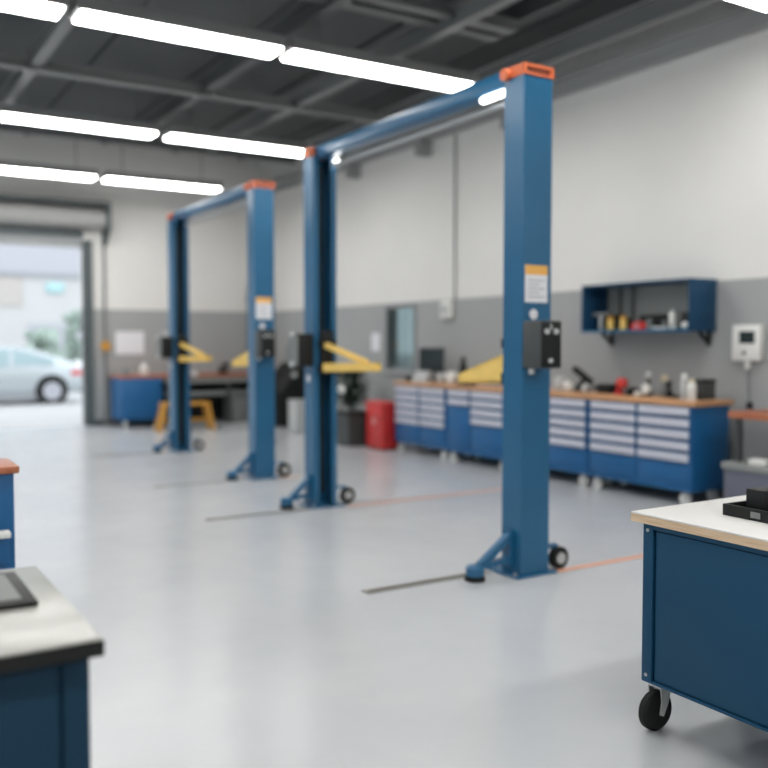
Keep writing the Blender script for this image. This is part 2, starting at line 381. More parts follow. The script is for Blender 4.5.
        # control box
        if near:
            o = MB().box(-.118, .052, -.172, -.003, 1.335, 1.632, .008); cb = o.build('control_box', 'charcoal', root, 'black control box')
            MB().box(-.110, .046, -.178, -.172, 1.343, 1.624, .002).build('box_cover', 'black', cb)
            for bx, bz in ((-.075, 1.565), (-.005, 1.565), (-.045, 1.385)):
                MB().cyl((bx, -.178, bz), (bx, -.192, bz), .017 if bz > 1.5 else .014).build('button', 'lgray', cb)
            MB().box(-.045, -.035, -.184, -.178, 1.575, 1.61).build('key_switch', 'lgray', cb)
            MB().cyl((-.09, -.06, 1.30), (-.09, -.06, 1.335), .02).build('cable_gland', 'lgray', cb)
            # notice with amber header and round sticker on the post
            st = MB().box(-.10, .085, -.0035, -.0005, 1.75, 1.985).build('warning_label', 'paper', p, 'white notice')
            MB().box(-.10, .085, -.0045, -.0035, 1.925, 1.985).build('label_header', 'amber', st, 'amber header band')
            o = MB()
            for k in range(5): o.box(-.075, .06-(k % 2)*.04, -.0043, -.0035, 1.885-k*.026, 1.893-k*.026)
            o.build('printed_lines', 'ink', st)
            MB().cyl((-.028, -.0005, 1.675), (-.028, -.005, 1.675), .032).build('round_sticker', 'paper', p)
        else:
            o = MB().box(-.275, -.125, y0-.20, y0-.02, 1.28, 1.575, .008); cb = o.build('control_box', 'black', root, 'black control box on the post side')
            MB().box(-.292, -.275, y0-.195, y0-.03, 1.295, 1.56).build('side_cover', 'gray', cb)
            for bz in (1.30, 1.56): MB().ball((-.30, y0-.12, bz), .028, sub=2).build('lamp_knob', 'lgray', cb)
            MB().cyl((-.123, y0-.10, 1.17), (-.128, y0-.10, 1.17), .035).build('round_sticker', 'paper', p)
            MB().cyl((.117, y0-.10, 1.06), (.19, y0-.10, 1.06), .014).ball((.21, y0-.10, 1.06), .042).build('release_knob', 'white', root, 'round white knob on the post side')
    MB().box(-.085, .055, .20, 2.86, 3.14, 3.245, .006).build('crossbeam', 'blue', root)
    MB().box(.045, .085, .3, 2.8, 3.075, 3.10).build('shut_off_bar', 'lgray', root, 'pale padded shut-off bar below the crossbeam')
    MB().box(-.01, .0, .22, .24, 3.095, 3.14).box(.055, .065, .5, .52, 3.095, 3.15).box(.055, .065, 2.6, 2.62, 3.095, 3.15).build('bar_hanger', 'gray', root)
    if front:
        o = MB().cyl((-.07, .235, 3.11), (-.07, .47, 3.11), .024); o.ball((-.07, .235, 3.11), .024, sub=2); o.ball((-.07, .47, 3.11), .024, sub=2)
        o.build('lamp_tube', 'led', root, 'short white lamp under the crossbeam')
        MB().ball((.09, 2.80, 3.11), .035, sub=2).build('indicator_lamp', 'led', root, 'small round lit indicator at the far end')
    return root
la = make_lift('nearer blue two-post vehicle lift with yellow arms and black control boxes', True, (.405, .35))
la.location = (3.822, 4.35, 0)
lb = make_lift('rear blue two-post vehicle lift, farther from the workbench cabinets, near the roller door', False, (.35, .32))
lb['label'] = 'more distant blue two-post vehicle lift, standing towards the roller door'
lb.location = (4.035, 9.02, 0); lb.rotation_euler = (0, 0, R(-.9))

# ------------------------------------------------------------ ceiling lights
def light_unit(x0, x1, y, z, label):
    t = thing('ceiling_light', label, 'ceiling light', ((x0+x1)/2, y, z), group='long white ceiling light strips')
    h = (x1-x0)/2
    MB().box(-h-.03, h+.03, -.165, .165, .025, .13).build('housing', 'beam', t, 'grey housing')
    MB().box(-h, h, -.145, .145, .0, .035, .012).build('diffuser', 'tube', t, 'white glowing diffuser')
    for sx in (-h*.7, h*.7): MB().cyl((sx, 0, .13), (sx, 0, TOP-z-.001), .008, n=8).build('hanger', 'beam', t)
rows = [(7.83, [(3.76, 5.90), (1.82, 3.64), (-.20, 1.69)]), (11.75, [(3.88, 5.93), (1.80, 3.69), (-.30, 1.63)]),
        (14.5, [(3.76, 5.64), (1.82, 3.59), (-.2, 1.66)])]
names = {0: 'second nearest row', 1: 'middle row', 2: 'row nearest the far wall'}
pos = {0: 'right end', 1: 'middle piece', 2: 'left piece'}
lab = {(0, 0): 'long white ceiling light strip ending just behind the front lift crossbeam',
       (0, 1): 'long white ceiling light strip, second piece of the row above the front lift crossbeam',
       (0, 2): 'white ceiling light strip cut by the top left corner of the photo',
       (1, 0): 'white ceiling light strip ending at the top of the front lift far post',
       (1, 1): 'white ceiling light strip in the middle row, cut by the left edge of the photo',
       (2, 0): 'white ceiling light strip above the roller door row, ending over the rear lift crossbeam',
       (2, 1): 'white ceiling light strip above the roller door, cut by the left edge'}
for i, (y, segs) in enumerate(rows):
    for j, (a, b) in enumerate(segs):
        light_unit(a, b, y, 4.2 if i < 2 else 4.05, lab.get((i, j), 'white ceiling light strip beyond the left edge of the photo'))
light_unit(4.52, 6.60, 4.58, 4.2, 'white ceiling light strip in the top right corner near the right wall')
for a, b in ((2.4, 4.45), (.3, 2.3)): light_unit(a, b, 3.9, 4.2, 'white ceiling light strip above the frame over the near bay')
for y in (.2, -3.2):
    for a, b in ((4.4, 6.4), (.2, 2.2), (-2.2, -.2), (2.3, 4.3)): light_unit(a, b, y, 4.2, 'white ceiling light strip over the bay behind the camera')
for y in (11.75, 7.83, 3.9):
    light_unit(-3.6, -1.6, y, 4.2, 'white ceiling light strip over the left bay outside the photo')

# ------------------------------------------------------------ tool cabinets
def caster(parent, x, y, r, top, wheelmat='white', hubmat='lgray', turn=0., forkmat='alu'):
    rot = Matrix.Translation((x, y, 0)) @ Matrix.Rotation(turn, 4, 'Z')
    o = MB(); o.box(-.035, .035, -.035, .035, top-.008, top-.001); o.cyl((0, 0, top-.035), (0, 0, top-.008), .022)
    o.box(-.026, -.021, -.028, .028, r*.75, top-.03); o.box(.021, .026, -.028, .028, r*.75, top-.03); o.box(-.026, .026, -.03, .03, top-.038, top-.03)
    o.bm.transform(rot); f = o.build('caster', forkmat, parent)
    o = MB().lathe((0, 0, 0), [(r*.5, -.018), (r*.93, -.018), (r, -.011), (r, .011), (r*.93, .018), (r*.5, .018)], 24)
    o.bm.transform(rot @ Matrix.Translation((0, .02, r+.001)) @ Matrix.Rotation(R(90), 4, 'Y')); wv = o.build('wheel', wheelmat, f)
    return f
CX, CZB = 6.6, .135
def cabinet(y0, y1, cols, label):
    # front faces -x at CX; local frame: origin at (CX, y0)
    t = thing('tool_cabinet', label, 'tool cabinet', (CX, y0, 0), group='blue tool cabinets under the long worktop')
    W = y1-y0; D = .50
    MB().box(.006, D, .0, W, CZB, .915, .004).build('body', 'cabblue', t)
    nc = len(cols)
    f = MB()
    e = .022
    f.box(-.004, .006, 0, e, CZB, .915); f.box(-.004, .006, W-e, W, CZB, .915); f.box(-.004, .006, e, W-e, CZB, CZB+.05)
    for (a, b, n, kind) in cols[:-1]:
        f.box(-.004, .006, b+.006, b+.022, CZB+.05, .915)
    f.build('front_frame', 'cabblue', t)
    for (a, b, n, kind) in cols:
        for k in range(n):
            zt = .905 - k*.105
            dr = MB().box(-.012, .004, a, b, zt-.088, zt, .003).build('drawer', 'cabblue', t)
            MB().box(-.030, -.012, a+.006, b-.006, zt-.078, zt-.006, .006).build('handle', 'drawer', dr, 'pale grey full-width pull')
        zt = .905-n*.105
        dp = MB().box(-.010, .004, a, b, CZB+.055, zt, .003).build('door', 'cabblue', t)
    for cy in (.09, W-.09):
        caster(t, .05, cy, .058, CZB); caster(t, D-.08, cy, .058, CZB)
    return t
cabinet(5.395, 6.685, [(.025, .635, 5, 0), (.665, 1.265, 5, 0)], 'blue tool cabinet with two drawer columns at the near end below the wall cabinet')
cabinet(6.705, 7.985, [(.025, .60, 5, 0), (.63, 1.255, 5, 0)], 'blue five-drawer tool cabinet partly hidden just right of the nearest lift post')
cabinet(8.005, 9.175, [(.06, .665, 4, 0), (.70, 1.145, 2, 0)], 'blue tool cabinet with a two-drawer column and tall door, left of the nearest lift post')
cabinet(9.195, 10.40, [(.025, .585, 5, 0), (.615, 1.18, 5, 0)], 'blue tool cabinet at the far end beside the red cabinet')
single(MB().box(0, .56, 0, 5.05, 0, .047, .004).build('worktop', 'beech'), 'long light wood worktop over the row of blue tool cabinets', 'worktop', (CX-.025, 5.37, .9165))
ZT = .9635
# things on the long worktop
XW = 6.95
t = thing('computer_monitor', 'dark computer monitor on the far end of the wood worktop by the window', 'monitor', (6.99, 10.09, ZT), R(38))
MB().box(-.015, .02, -.18, .18, .13, .46, .008).build('screen_panel', 'charcoal', t); MB().box(-.018, -.015, -.165, .165, .15, .44).build('screen', 'screen', t)
MB().box(.0, .03, -.03, .03, .01, .16).box(-.08, .08, -.11, .11, 0, .012).build('stand', 'black', t)
t = thing('desk_phone', 'grey desk console in front of the monitor on the worktop', 'phone', (6.70, 9.90, ZT), R(20))
MB().prism([(-.08, 0), (.08, 0), (.08, .15), (.05, .15), (-.08, .05)], 'y', -.11, .11).build('body', 'lgray', t)
MB().bar((.055, -.12, .168), (.055, .08, .168), .04, .035, .008).build('handset', 'charcoal', t)
single(MB().lathe((0, 0, 0), [(.05, 0), (.06, .01), (.06, .06), (.03, .075)], 20).build('tape_dispenser', 'black'), 'small black round tin left of the grey console, far end of worktop', 'tin', (6.75, 10.27, ZT))
def roll(lab_, y, r, m, x=6.86):
    o = MB().lathe((0, 0, 0), [(r*.35, -.045), (r*.97, -.045), (r, -.035), (r, .035), (r*.97, .045), (r*.35, .045)], 26)
    o.bm.transform(Matrix.Rotation(R(90), 4, 'Y') @ Matrix.Identity(4))
    ob = o.build('paper_roll', m); MB().cyl((-.047, 0, 0), (.047, 0, 0), r*.33).build('core', 'beige', ob)
    return single(ob, lab_, 'roll', (x, y, ZT+r+.001))
roll('pale grey roll right of the monitor on the worktop', 9.66, .062, 'lgray'); roll('larger white roll beside the black cylinder on the worktop', 9.45, .078, 'white')
single(MB().lathe((0, 0, 0), [(.045, 0), (.05, .01), (.05, .24), (.032, .27), (.032, .34), (.012, .345)], 20).build('spray_can', 'black'), 'black spray can standing left of the yellow lift arm on the worktop', 'can', (6.98, 9.36, ZT))
single(MB().box(-.08, .08, -.11, .11, 0, .035, .01).build('toolbox_tray', 'black'), 'flat black tray between the white rolls and the spray can', 'tray', (6.72, 8.93, ZT))
single(MB().lathe((0, 0, 0), [(.075, 0), (.08, .02), (.08, .12), (.06, .15)], 22).build('cream_tub', 'lgray'), 'pale grey tub just right of the nearest lift post on the worktop', 'tub', (6.95, 7.50, ZT))
# angle clamp lamp: dark articulated tool
t = thing('inspection_lamp', 'black angled inspection lamp with two pale round feet on the worktop', 'lamp', (6.92, 7.12, ZT))
MB().box(-.06, .06, -.06, .06, 0, .018, .004).build('base', 'black', t)
MB().bar((0, .10, .02), (0, -.05, .16), .05, .035, .006).build('lower_arm', 'black', t)
MB().bar((0, .14, .25), (0, -.13, .10), .06, .06, .008).build('lamp_head', 'black', t)
MB().lathe((0, 0, 0), [(.02, -.03), (.055, -.02), (.055, .02), (.02, .03)], 20).bm
o = MB().lathe((0, 0, 0), [(.02, -.03), (.058, -.02), (.058, .02), (.02, .03)], 20)
o.bm.transform(Matrix.Translation((-.05, .18, .06)) @ Matrix.Rotation(R(90), 4, 'Y')); o.build('foot_disc', 'white', t, 'white round disc')
o = MB().lathe((0, 0, 0), [(.02, -.03), (.045, -.02), (.045, .02), (.02, .03)], 20)
o.bm.transform(Matrix.Translation((-.05, -.09, .047)) @ Matrix.Rotation(R(90), 4, 'Y')); o.build('foot_disc', 'lgray', t, 'grey round disc')
t = thing('power_drill', 'black cordless power tool lying left of the red object on the worktop', 'power tool', (6.93, 6.78, ZT))
MB().box(-.05, .05, -.11, .11, .0, .10, .02).build('motor_body', 'black', t); MB().cyl((0, .11, .06), (0, .20, .05), .03, .018).build('chuck', 'charcoal', t)
t = thing('hand_tool', 'red rounded tool with a short base on the worktop', 'tool', (6.88, 6.52, ZT))
MB().ball((0, 0, .115), .062, (1, 1.05, .95)).build('housing', 'redlid', t); MB().lathe((0, .03, 0), [(.06, 0), (.06, .012), (.035, .03), (.03, .08)], 18).build('base', 'red', t)
t = thing('cable_coil', 'black coil of cable right of the red tool', 'cable', (6.88, 6.37, ZT))
o = MB()
for k in range(4):
    for a in range(16):
        A = 2*math.pi*a/16; B = 2*math.pi*(a+1)/16; rr = .075-.008*k
        o.cyl((rr*math.cos(A), rr*math.sin(A), .012+.018*k), (rr*math.cos(B), rr*math.sin(B), .012+.018*k), .010, n=6)
o.build('cable_turns', 'rubber', t)
single(MB().lathe((0, 0, 0), [(.03, 0), (.034, .01), (.034, .04), (.02, .05)], 16).build('small_jar', 'white'), 'small white jar right of the cable coil', 'jar', (6.80, 6.24, ZT))
t = thing('dial_gauge', 'white dial gauge on a black stand with a grey ball on top', 'gauge', (6.90, 6.19, ZT))
MB().lathe((0, 0, 0), [(.05, 0), (.05, .015), (.018, .025), (.016, .17), (.02, .175)], 20).build('stand', 'black', t)
MB().ball((0, 0, .205), .036).build('ball_top', 'lgray', t)
o = MB().lathe((0, 0, 0), [(.02, -.015), (.048, -.015), (.048, .015), (.02, .015)], 24); o.bm.transform(Matrix.Translation((-.035, 0, .075)) @ Matrix.Rotation(R(90), 4, 'Y')); o.build('dial', 'white', t)
t = thing('spray_bottle', 'grey spray bottle with cream cap beside the dial gauge', 'bottle', (6.97, 6.05, ZT))
MB().lathe((0, 0, 0), [(.034, 0), (.038, .01), (.038, .13), (.02, .16)], 20).build('bottle_body', 'gray', t); MB().lathe((0, 0, 0), [(.03, .155), (.034, .17), (.03, .21), (.01, .215)], 18).build('cap', 'beige', t)
t = thing('hand_pump', 'small black hand pump right of the cream capped bottle', 'pump', (6.93, 5.95, ZT))
MB().lathe((0, 0, 0), [(.035, 0), (.035, .05), (.018, .07), (.018, .13), (.03, .14), (.03, .155)], 18).build('pump_body', 'black', t); MB().bar((0, 0, .15), (0, .05, .10), .015, .015).build('lever', 'black', t)
single(MB().box(-.06, .06, -.13, .13, 0, .025, .008).build('flat_case', 'black'), 'flat black case between the pump and the silver bottle', 'case', (6.92, 5.76, ZT))
t = thing('silver_canister', 'slim silver canister with pale cap on the worktop', 'canister', (6.72, 5.60, ZT))
MB().lathe((0, 0, 0), [(.034, 0), (.036, .008), (.036, .17), (.026, .19)], 22).build('canister_body', 'lgray', t); MB().lathe((0, 0, 0), [(.026, .188), (.026, .235), (.012, .245)], 18).build('cap', 'white', t)
t = thing('white_bottle', 'white bottle with cream cap in front of the black box', 'bottle', (6.68, 5.48, ZT))
MB().lathe((0, 0, 0), [(.036, 0), (.04, .008), (.04, .15), (.022, .17)], 22).build('bottle_body', 'white', t); MB().lathe((0, 0, 0), [(.026, .168), (.026, .20), (.012, .205)], 18).build('cap', 'beige', t)
t = thing('storage_box', 'square black storage box near the end of the wood worktop', 'box', (6.90, 5.54, ZT))
MB().box(-.09, .09, -.075, .075, 0, .165, .006).build('box_body', 'charcoal', t); MB().box(-.094, .094, -.079, .079, .165, .19, .004).build('lid', 'black', t)

# ------------------------------------------------------------ open wall cabinet
YA, YB, ZA, ZB, XC = 5.71, 7.15, 1.60, 2.105, 6.915
t = thing('wall_cabinet', 'open-fronted navy blue wall cabinet above the worktop', 'wall cabinet', (WX, (YA+YB)/2, ZA))
h = (YB-YA)/2; dp = XC-WX; H = ZB-ZA
MB().box(dp, -.002, -h, -h+.022, 0, H, .002).build('side_panel', 'cabnavy', t); MB().box(dp, -.002, h-.022, h, 0, H, .002).build('side_panel', 'cabnavy', t)
MB().box(dp, -.002, -h+.022, h-.022, H-.022, H).build('top_panel', 'cabnavy', t); MB().box(dp, -.002, -h+.022, h-.022, 0, .024).build('bottom_panel', 'blue', t)
MB().box(-.014, -.003, -h+.022, h-.022, .024, H-.022).build('back_panel', 'shelfgray', t, 'grey back panel')
o = MB()
for yy in (-.42, .32, .50): o.box(-.035, -.014, yy-.012, yy+.012, .024, H-.022)
o.build('back_slat', 'charcoal', t)
for by in (-h+.07, h-.09):
    MB().bar((-.02, by, -.115), (-.16, by, -.004), .03, .028).box(-.03, -.002, by-.012, by+.012, -.14, 0).build('bracket', 'black', t)
ZS = ZA+.0245
t = thing('bar_clamp', 'pale T-shaped clamp standing at the left end inside the wall cabinet', 'clamp', (7.08, 7.02, ZS))
MB().cyl((0, 0, 0), (0, 0, .17), .022).build('stem', 'lgray', t); MB().box(-.025, .025, -.11, .11, .155, .19, .006).build('crossbar', 'gray', t)
def tub(y, mlab, m, r=.035, h_=.13, cap='ochre', x=7.05):
    t = thing('grease_cartridge', mlab, 'cartridge', (x, y, ZS))
    MB().lathe((0, 0, 0), [(r, 0), (r, .02), (r*.98, h_-.02)], 20).build('tube', m, t); MB().lathe((0, 0, 0), [(r*1.03, h_-.02), (r*1.03, h_+.01), (r*.5, h_+.02)], 20).build('cap', cap, t)
tub(6.85, 'yellow cartridge beside the T-shaped clamp in the wall cabinet', 'yellow'); tub(6.67, 'yellow cartridge nearer the red tool in the wall cabinet', 'yellow')
o = MB(); o.box(-.035, .035, -.06, .06, 0, .13, .012); o.box(-.03, .03, .06, .10, .03, .15, .01)
single(o.build('stapler', 'black'), 'black tool behind the yellow cartridges in the wall cabinet', 'tool', (7.16, 6.76, ZS))
single(MB().box(-.035, .035, -.10, .09, 0, .17, .012).build('hole_saw_case', 'black'), 'black case behind the T-shaped clamp in the wall cabinet', 'case', (7.19, 6.98, ZS))
t = thing('tape_measure', 'red rounded tool case in the middle of the wall cabinet', 'tool', (7.03, 6.44, ZS))
o = MB().prism([(-.08, 0), (.08, 0), (.08, .045), (.05, .08), (-.05, .08), (-.08, .045)], 'x', -.03, .03); o.build('case_body', 'redlid', t); MB().cyl((-.031, 0, .04), (-.036, 0, .04), .02).build('badge', 'ink', t)
single(MB().box(-.04, .04, -.20, .15, 0, .16, .02).build('tool_pouch', 'black'), 'black pouch behind the red tool in the wall cabinet', 'pouch', (7.20, 6.42, ZS))
tub(6.32, 'small grey canister right of the red tool in the wall cabinet', 'gray', .03, .09, 'gray')
t = thing('hand_plane', 'grey tool with black grip in the wall cabinet', 'tool', (7.04, 6.17, ZS))
MB().box(-.025, .025, -.10, .10, 0, .03, .006).build('sole', 'lgray', t); MB().bar((0, .03, .02), (0, .08, .13), .04, .05, .01).build('grip', 'black', t); MB().cyl((0, -.05, .03), (0, -.05, .09), .018).build('knob', 'gray', t)
t = thing('spray_can', 'white spray can inside the wall cabinet', 'can', (7.10, 6.07, ZS))
MB().lathe((0, 0, 0), [(.033, 0), (.036, .008), (.036, .15), (.022, .17)], 20).build('can_body', 'white', t); MB().cyl((0, 0, .168), (0, 0, .195), .015).build('nozzle', 'white', t)
single(MB().box(-.04, .04, -.07, .07, 0, .17, .015).build('black_case', 'black'), 'tall black case near the right end inside the wall cabinet', 'case', (7.10, 5.88, ZS))
single(MB().ball((0, 0, .035), .035).build('white_ball', 'white'), 'round white knob at the front right corner of the wall cabinet', 'knob', (6.955, 5.80, ZS))

# ------------------------------------------------------------ things on the right wall
t = thing('wall_controller', 'white wall-mounted controller with small dark screen above the wood table', 'controller', (WX, 5.33, 1.325))
MB().box(-.075, -.001, -.15, .15, 0, .335, .015).build('case', 'white', t); MB().box(-.079, -.075, -.10, .065, .16, .275, .002).build('screen', 'screen', t)
MB().cyl((-.075, .01, .075), (-.086, .01, .075), .017).build('button', 'black', t); MB().cyl((-.035, .0, -.075), (-.035, .0, 0), .027).build('cable_gland', 'white', t)
MB().cyl((-.03, 0, -.075), (-.03, -.02, -.39), .006, n=8).build('cable', 'gray', t); MB().box(-.05, -.002, -.045, .0, -.45, -.385, .01).build('plug', 'black', t, 'black plug at the cable end')
t = thing('wall_junction_box', 'small white junction box on the right wall at the end of a vertical conduit', 'junction box', (WX, 10.115, 1.82))  # white junction box with a round cover, takes its final name below
MB().box(-.09, -.001, -.13, .11, 0, .25, .03).build('box_case', 'white', t); MB().cyl((-.09, -.01, .13), (-.10, -.01, .13), .075).build('cover', 'lgray', t)
t.name = 'junction_box'
single(MB().cyl((-.02, 0, .0), (-.02, 0, 2.25), .012, n=10).build('conduit', 'gray'), 'thin vertical conduit running up the right wall from the junction box', 'conduit', (WX, 9.96, 2.072))
single(MB().box(-.006, -.001, -.125, .125, 0, .28).build('notice_sheet', 'paper'), 'white paper notice on the right wall left of the window', 'notice', (WX, 12.08, 1.36))

# side table with orange-brown top at the right edge
t = thing('side_bench', 'bench with orange-brown top, dark legs and grey cupboard at the right edge', 'bench', (6.62, 5.0, 0))
MB().box(-.02, .60, -1.6, .03, .845, .90, .006).build('bench_top', 'redwood', t)
for lx in (.02, .52):
    MB().box(lx, lx+.045, -.06, -.015, .47, .845).build('leg', 'charcoal', t)
MB().box(.50, .515, -1.55, -.08, .47, .845).build('back_panel', 'charcoal', t)
MB().box(-.08, .60, -1.6, .045, .41, .465, .006).build('shelf', 'shelfgray', t, 'pale grey shelf top')
MB().box(-.06, .58, -1.58, .03, .001, .41, .006).build('cupboard', 'purple', t, 'slate grey cupboard')
single(MB().box(-.05, .05, -.08, .08, 0, .05, .01).build('white_box', 'white'), 'small white box on the lower shelf of the side bench', 'box', (6.62, 4.72, .466))

# ------------------------------------------------------------ right-hand cart (foreground)
t = thing('mobile_workbench', 'large blue mobile workbench with white top in the right foreground', 'workbench', (2.62, 2.36, 0))
W = -1.75
MB().box(-.02, .80, W-.03, .05, .815, .845).build('top_core', 'ply', t, 'plywood edge of the top')
MB().box(-.02, .80, W-.03, .05, .845, .852, .002).build('top_laminate', 'laminate', t, 'white laminate top surface')
MB().box(.012, .76, W, .0, .205, .815, .003).build('body', 'cartblue', t)
MB().box(-.004, .012, -.045, .002, .205, .815, .002).box(-.004, .012, W, -.045, .205, .216, .002).box(-.004, .012, W, -.045, .795, .815, .002).build('front_frame', 'cartblue', t)
MB().box(.002, .012, W+.02, -.056, .219, .79, .003).build('side_panel', 'cartblue', t)
for z in (.235, .79): MB().cyl((-.004, -.022, z), (-.008, -.022, z), .007, n=12).build('screw', 'steel', t)
for cx, cy in ((.085, -.01), (.68, -.01), (.085, W+.07), (.68, W+.07)):
    rot = Matrix.Translation((cx, cy, 0)) @ Matrix.Rotation(R(88), 4, 'Z')
    o = MB(); o.box(-.045, .045, -.045, .045, .197, .204); o.cyl((0, 0, .172), (0, 0, .197), .026)
    for s in (-1, 1):
        o.prism([(-.028, .172), (.028, .172), (.022, .12), (.03, .07), (.012, .062), (-.012, .11)], 'x', s*.032-.003, s*.032+.003)
    o.box(-.034, .034, -.028, .028, .168, .176)
    o.bm.transform(rot); f = o.build('caster', 'alu', t)
    o = MB().lathe((0, 0, 0), [(.035, -.022), (.066, -.022), (.077, -.012), (.077, .012), (.066, .022), (.035, .022)], 32)
    o.bm.transform(rot @ Matrix.Translation((0, .022, .078)) @ Matrix.Rotation(R(90), 4, 'Y')); wv = o.build('wheel', 'rubber', f)
# tray on the cart
t = thing('parts_tray', 'black parts tray with a low rim on the white mobile workbench', 'tray', (2.838, 2.178, .8525), R(-2))
o = MB(); o.box(0, .36, -.95, 0, 0, .006); o.box(0, .012, -.95, 0, .006, .042); o.box(.348, .36, -.95, 0, .006, .042); o.box(.012, .348, -.012, 0, .006, .042); o.box(.012, .348, -.95, -.938, .006, .042)
o.build('tray_body', 'blackedge', t); MB().box(-.004, 0, -.165, -.125, .010, .032, .001).build('latch', 'gray', t, 'grey latch on the tray front')
single(MB().box(-.05, .05, -.04, .04, 0, .095, .004).build('battery_pack', 'black'), 'black box standing in the black parts tray', 'box', (2.95, 2.085, .859))
t = thing('socket_case', 'dark red case with white edge in the black parts tray', 'case', (3.0, 1.93, .859))
MB().box(-.05, .05, -.05, .05, 0, .085, .004).build('case_body', mat('maroon_plastic', (.08, .012, .02), .4), t); MB().box(-.05, .05, -.05, .05, .085, .10, .004).build('lid', 'white', t)
single(MB().box(-.03, .03, -.045, .045, 0, .03, .004).build('cloth_pad', 'white'), 'white pad at the front of the black parts tray', 'pad', (2.91, 1.95, .859))

# ------------------------------------------------------------ left foreground cart
t = thing('mobile_workbench', 'dark blue bench with pale top and black edging in the left foreground', 'workbench', (.46, 1.83, 0))
MB().box(-1.3, 0, .0, .70, .862, .893).build('top_edging', 'blackedge', t, 'black edging'); MB().box(-1.3, -.003, .003, .697, .893, .899, .002).build('top_laminate', 'laminate2', t, 'pale grey top surface')
MB().box(-1.27, -.024, .045, .66, .12, .862, .003).build('body', 'navy', t)
MB().box(-.075, -.022, .035, .045, .12, .862, .002).build('front_frame', 'navy', t)
MB().box(-1.25, -.083, .036, .045, .13, .858, .003).build('front_panel', 'navy', t)
for cx in (-.12, -1.18):
    for cy in (.1, .6): caster(t, cx, cy, .05, .12, 'rubber')
t = thing('tablet', 'flat grey panel with black frame lying on the pale bench top', 'tablet', (.39, 2.13, .900))
MB().box(-.62, 0, 0, .31, 0, .012, .003).build('frame', 'blackedge', t); MB().box(-.60, -.03, .035, .285, .012, .0135).build('screen', 'matgrey', t, 'matte grey surface')

# left mid cabinet
t = thing('tool_cabinet', 'blue cabinet with orange-brown top cut by the left edge behind the foreground bench', 'cabinet', (.77, 4.62, 0))
MB().box(-1.6, 0, 0, .34, .862, .9, .008).build('worktop', 'redwood', t); MB().box(-1.57, -.025, .02, .33, .08, .862, .003).build('body', 'cabblue', t)
dr = MB().box(-1.5, -.065, -.05, .02, .44, .57, .003).build('drawer', 'cabblue', t, 'slightly open drawer'); MB().box(-1.5, -.06, -.10, -.03, .57, .60, .006).build('drawer_lip', 'white', dr, 'white drawer lip')
MB().box(-1.5, -.10, 0, .02, .12, .43, .003).build('door', 'navy', t)
for cx in (-.10, -1.5):
    for cy in (.08, .28): caster(t, cx, cy, .035, .08, 'rubber')
single(MB().lathe((0, 0, 0), [(.03, 0), (.03, .05), (.02, .06), (.02, .09)], 16).build('oil_can', 'black'), 'black can on the orange-brown topped cabinet at the left edge', 'can', (.60, 4.85, .901))

# ------------------------------------------------------------ red cabinet, bin, plant, boxes near the far right corner
t = thing('red_cabinet', 'red steel cabinet standing beside the far end of the tool cabinets', 'cabinet', (6.47, 10.55, 0))
MB().box(0, .27, 0, .46, .02, .63, .012).build('body', 'red', t); MB().box(-.008, .278, -.008, .468, .63, .67, .008).build('lid', 'redlid', t)
MB().box(.02, .25, .02, .44, .001, .02).build('plinth', 'black', t)
MB().box(-.012, 0, .03, .43, .48, .60, .004).build('drawer', 'redlid', t); MB().cyl((-.006, .24, .40), (0, .24, .40), .05).build('round_badge', mat('pale_red', (.62, .25, .24), .5), t, 'pale round badge')
t.location = (6.44, 10.47, 0)
t = thing('waste_bin', 'dark grey square bin left of the red cabinet', 'bin', (6.28, 11.12, 0))
MB().prism([(0, .001), (.32, .001), (.35, .46), (-.02, .46)], 'y', 0, .36).build('bin_body', 'charcoal', t); MB().box(-.03, .36, -.01, .37, .46, .50, .008).build('rim', 'black', t)
# leafy plant
t = thing('potted_plant', 'dark leafy plant in a grey pot behind the front lift far post', 'plant', (6.75, 11.92, 0))
MB().lathe((0, 0, 0), [(.14, .001), (.19, .38), (.20, .38), (.20, .42), (.17, .42), (.16, .36)], 22).build('pot', 'gray', t)
o = MB()
for k in range(9):
    a = random.uniform(0, 6.28); r = random.uniform(.05, .18); o.cyl((0, 0, .36), (r*math.cos(a), r*math.sin(a), random.uniform(.7, .95)), .008, .004, n=6)
o.build('stem', 'leaf', t)
o = MB()
for k in range(520):
    a = random.uniform(0, 6.28); r = random.uniform(.02, .27); z = random.uniform(.5, 1.08); r *= 1-abs(z-.75)*.6
    c = Vector((r*math.cos(a), r*math.sin(a), z)); d = Vector((math.cos(a+random.uniform(-1, 1)), math.sin(a+random.uniform(-1, 1)), random.uniform(-.6, .6))).normalized()
    s = d.cross(Vector((0, 0, 1))).normalized(); L = random.uniform(.09, .15); wd = L*.32
    v = [o.bm.verts.new(p) for p in (c, c+d*L*.5+s*wd+Vector((0, 0, .01)), c+d*L, c+d*L*.5-s*wd+Vector((0, 0, .01)))]; o.bm.faces.new(v)
o.build('foliage', 'leaf', t)
t = thing('storage_bin', 'light grey storage bin between the two lifts near the far wall', 'bin', (6.56, 13.25, 0))
MB().box(-.08, .20, 0, .30, .001, .50, .012).build('bin_body', 'lgray', t); MB().box(-.09, .21, -.01, .31, .50, .54, .01).build('lid', 'lgray', t)
# dark machine (tyre changer) beyond
t = thing('tyre_changer', 'dark floor machine with a sloping hood in the far right corner', 'machine', (6.86, 14.5, 0))
MB().prism([(-.15, .001), (.40, .001), (.40, 1.12), (.30, 1.12), (-.15, .60)], 'y', -.15, .75).build('machine_body', 'black', t)
MB().box(.26, .40, .2, .5, 1.12, 1.45, .02).build('column', 'gray', t); MB().ball((.10, -.2, .92), .05, sub=2).build('knob', 'lgray', t)
MB().bar((.10, -.19, .92), (.2, 0, .9), .03, .03).build('lever', 'charcoal', t)

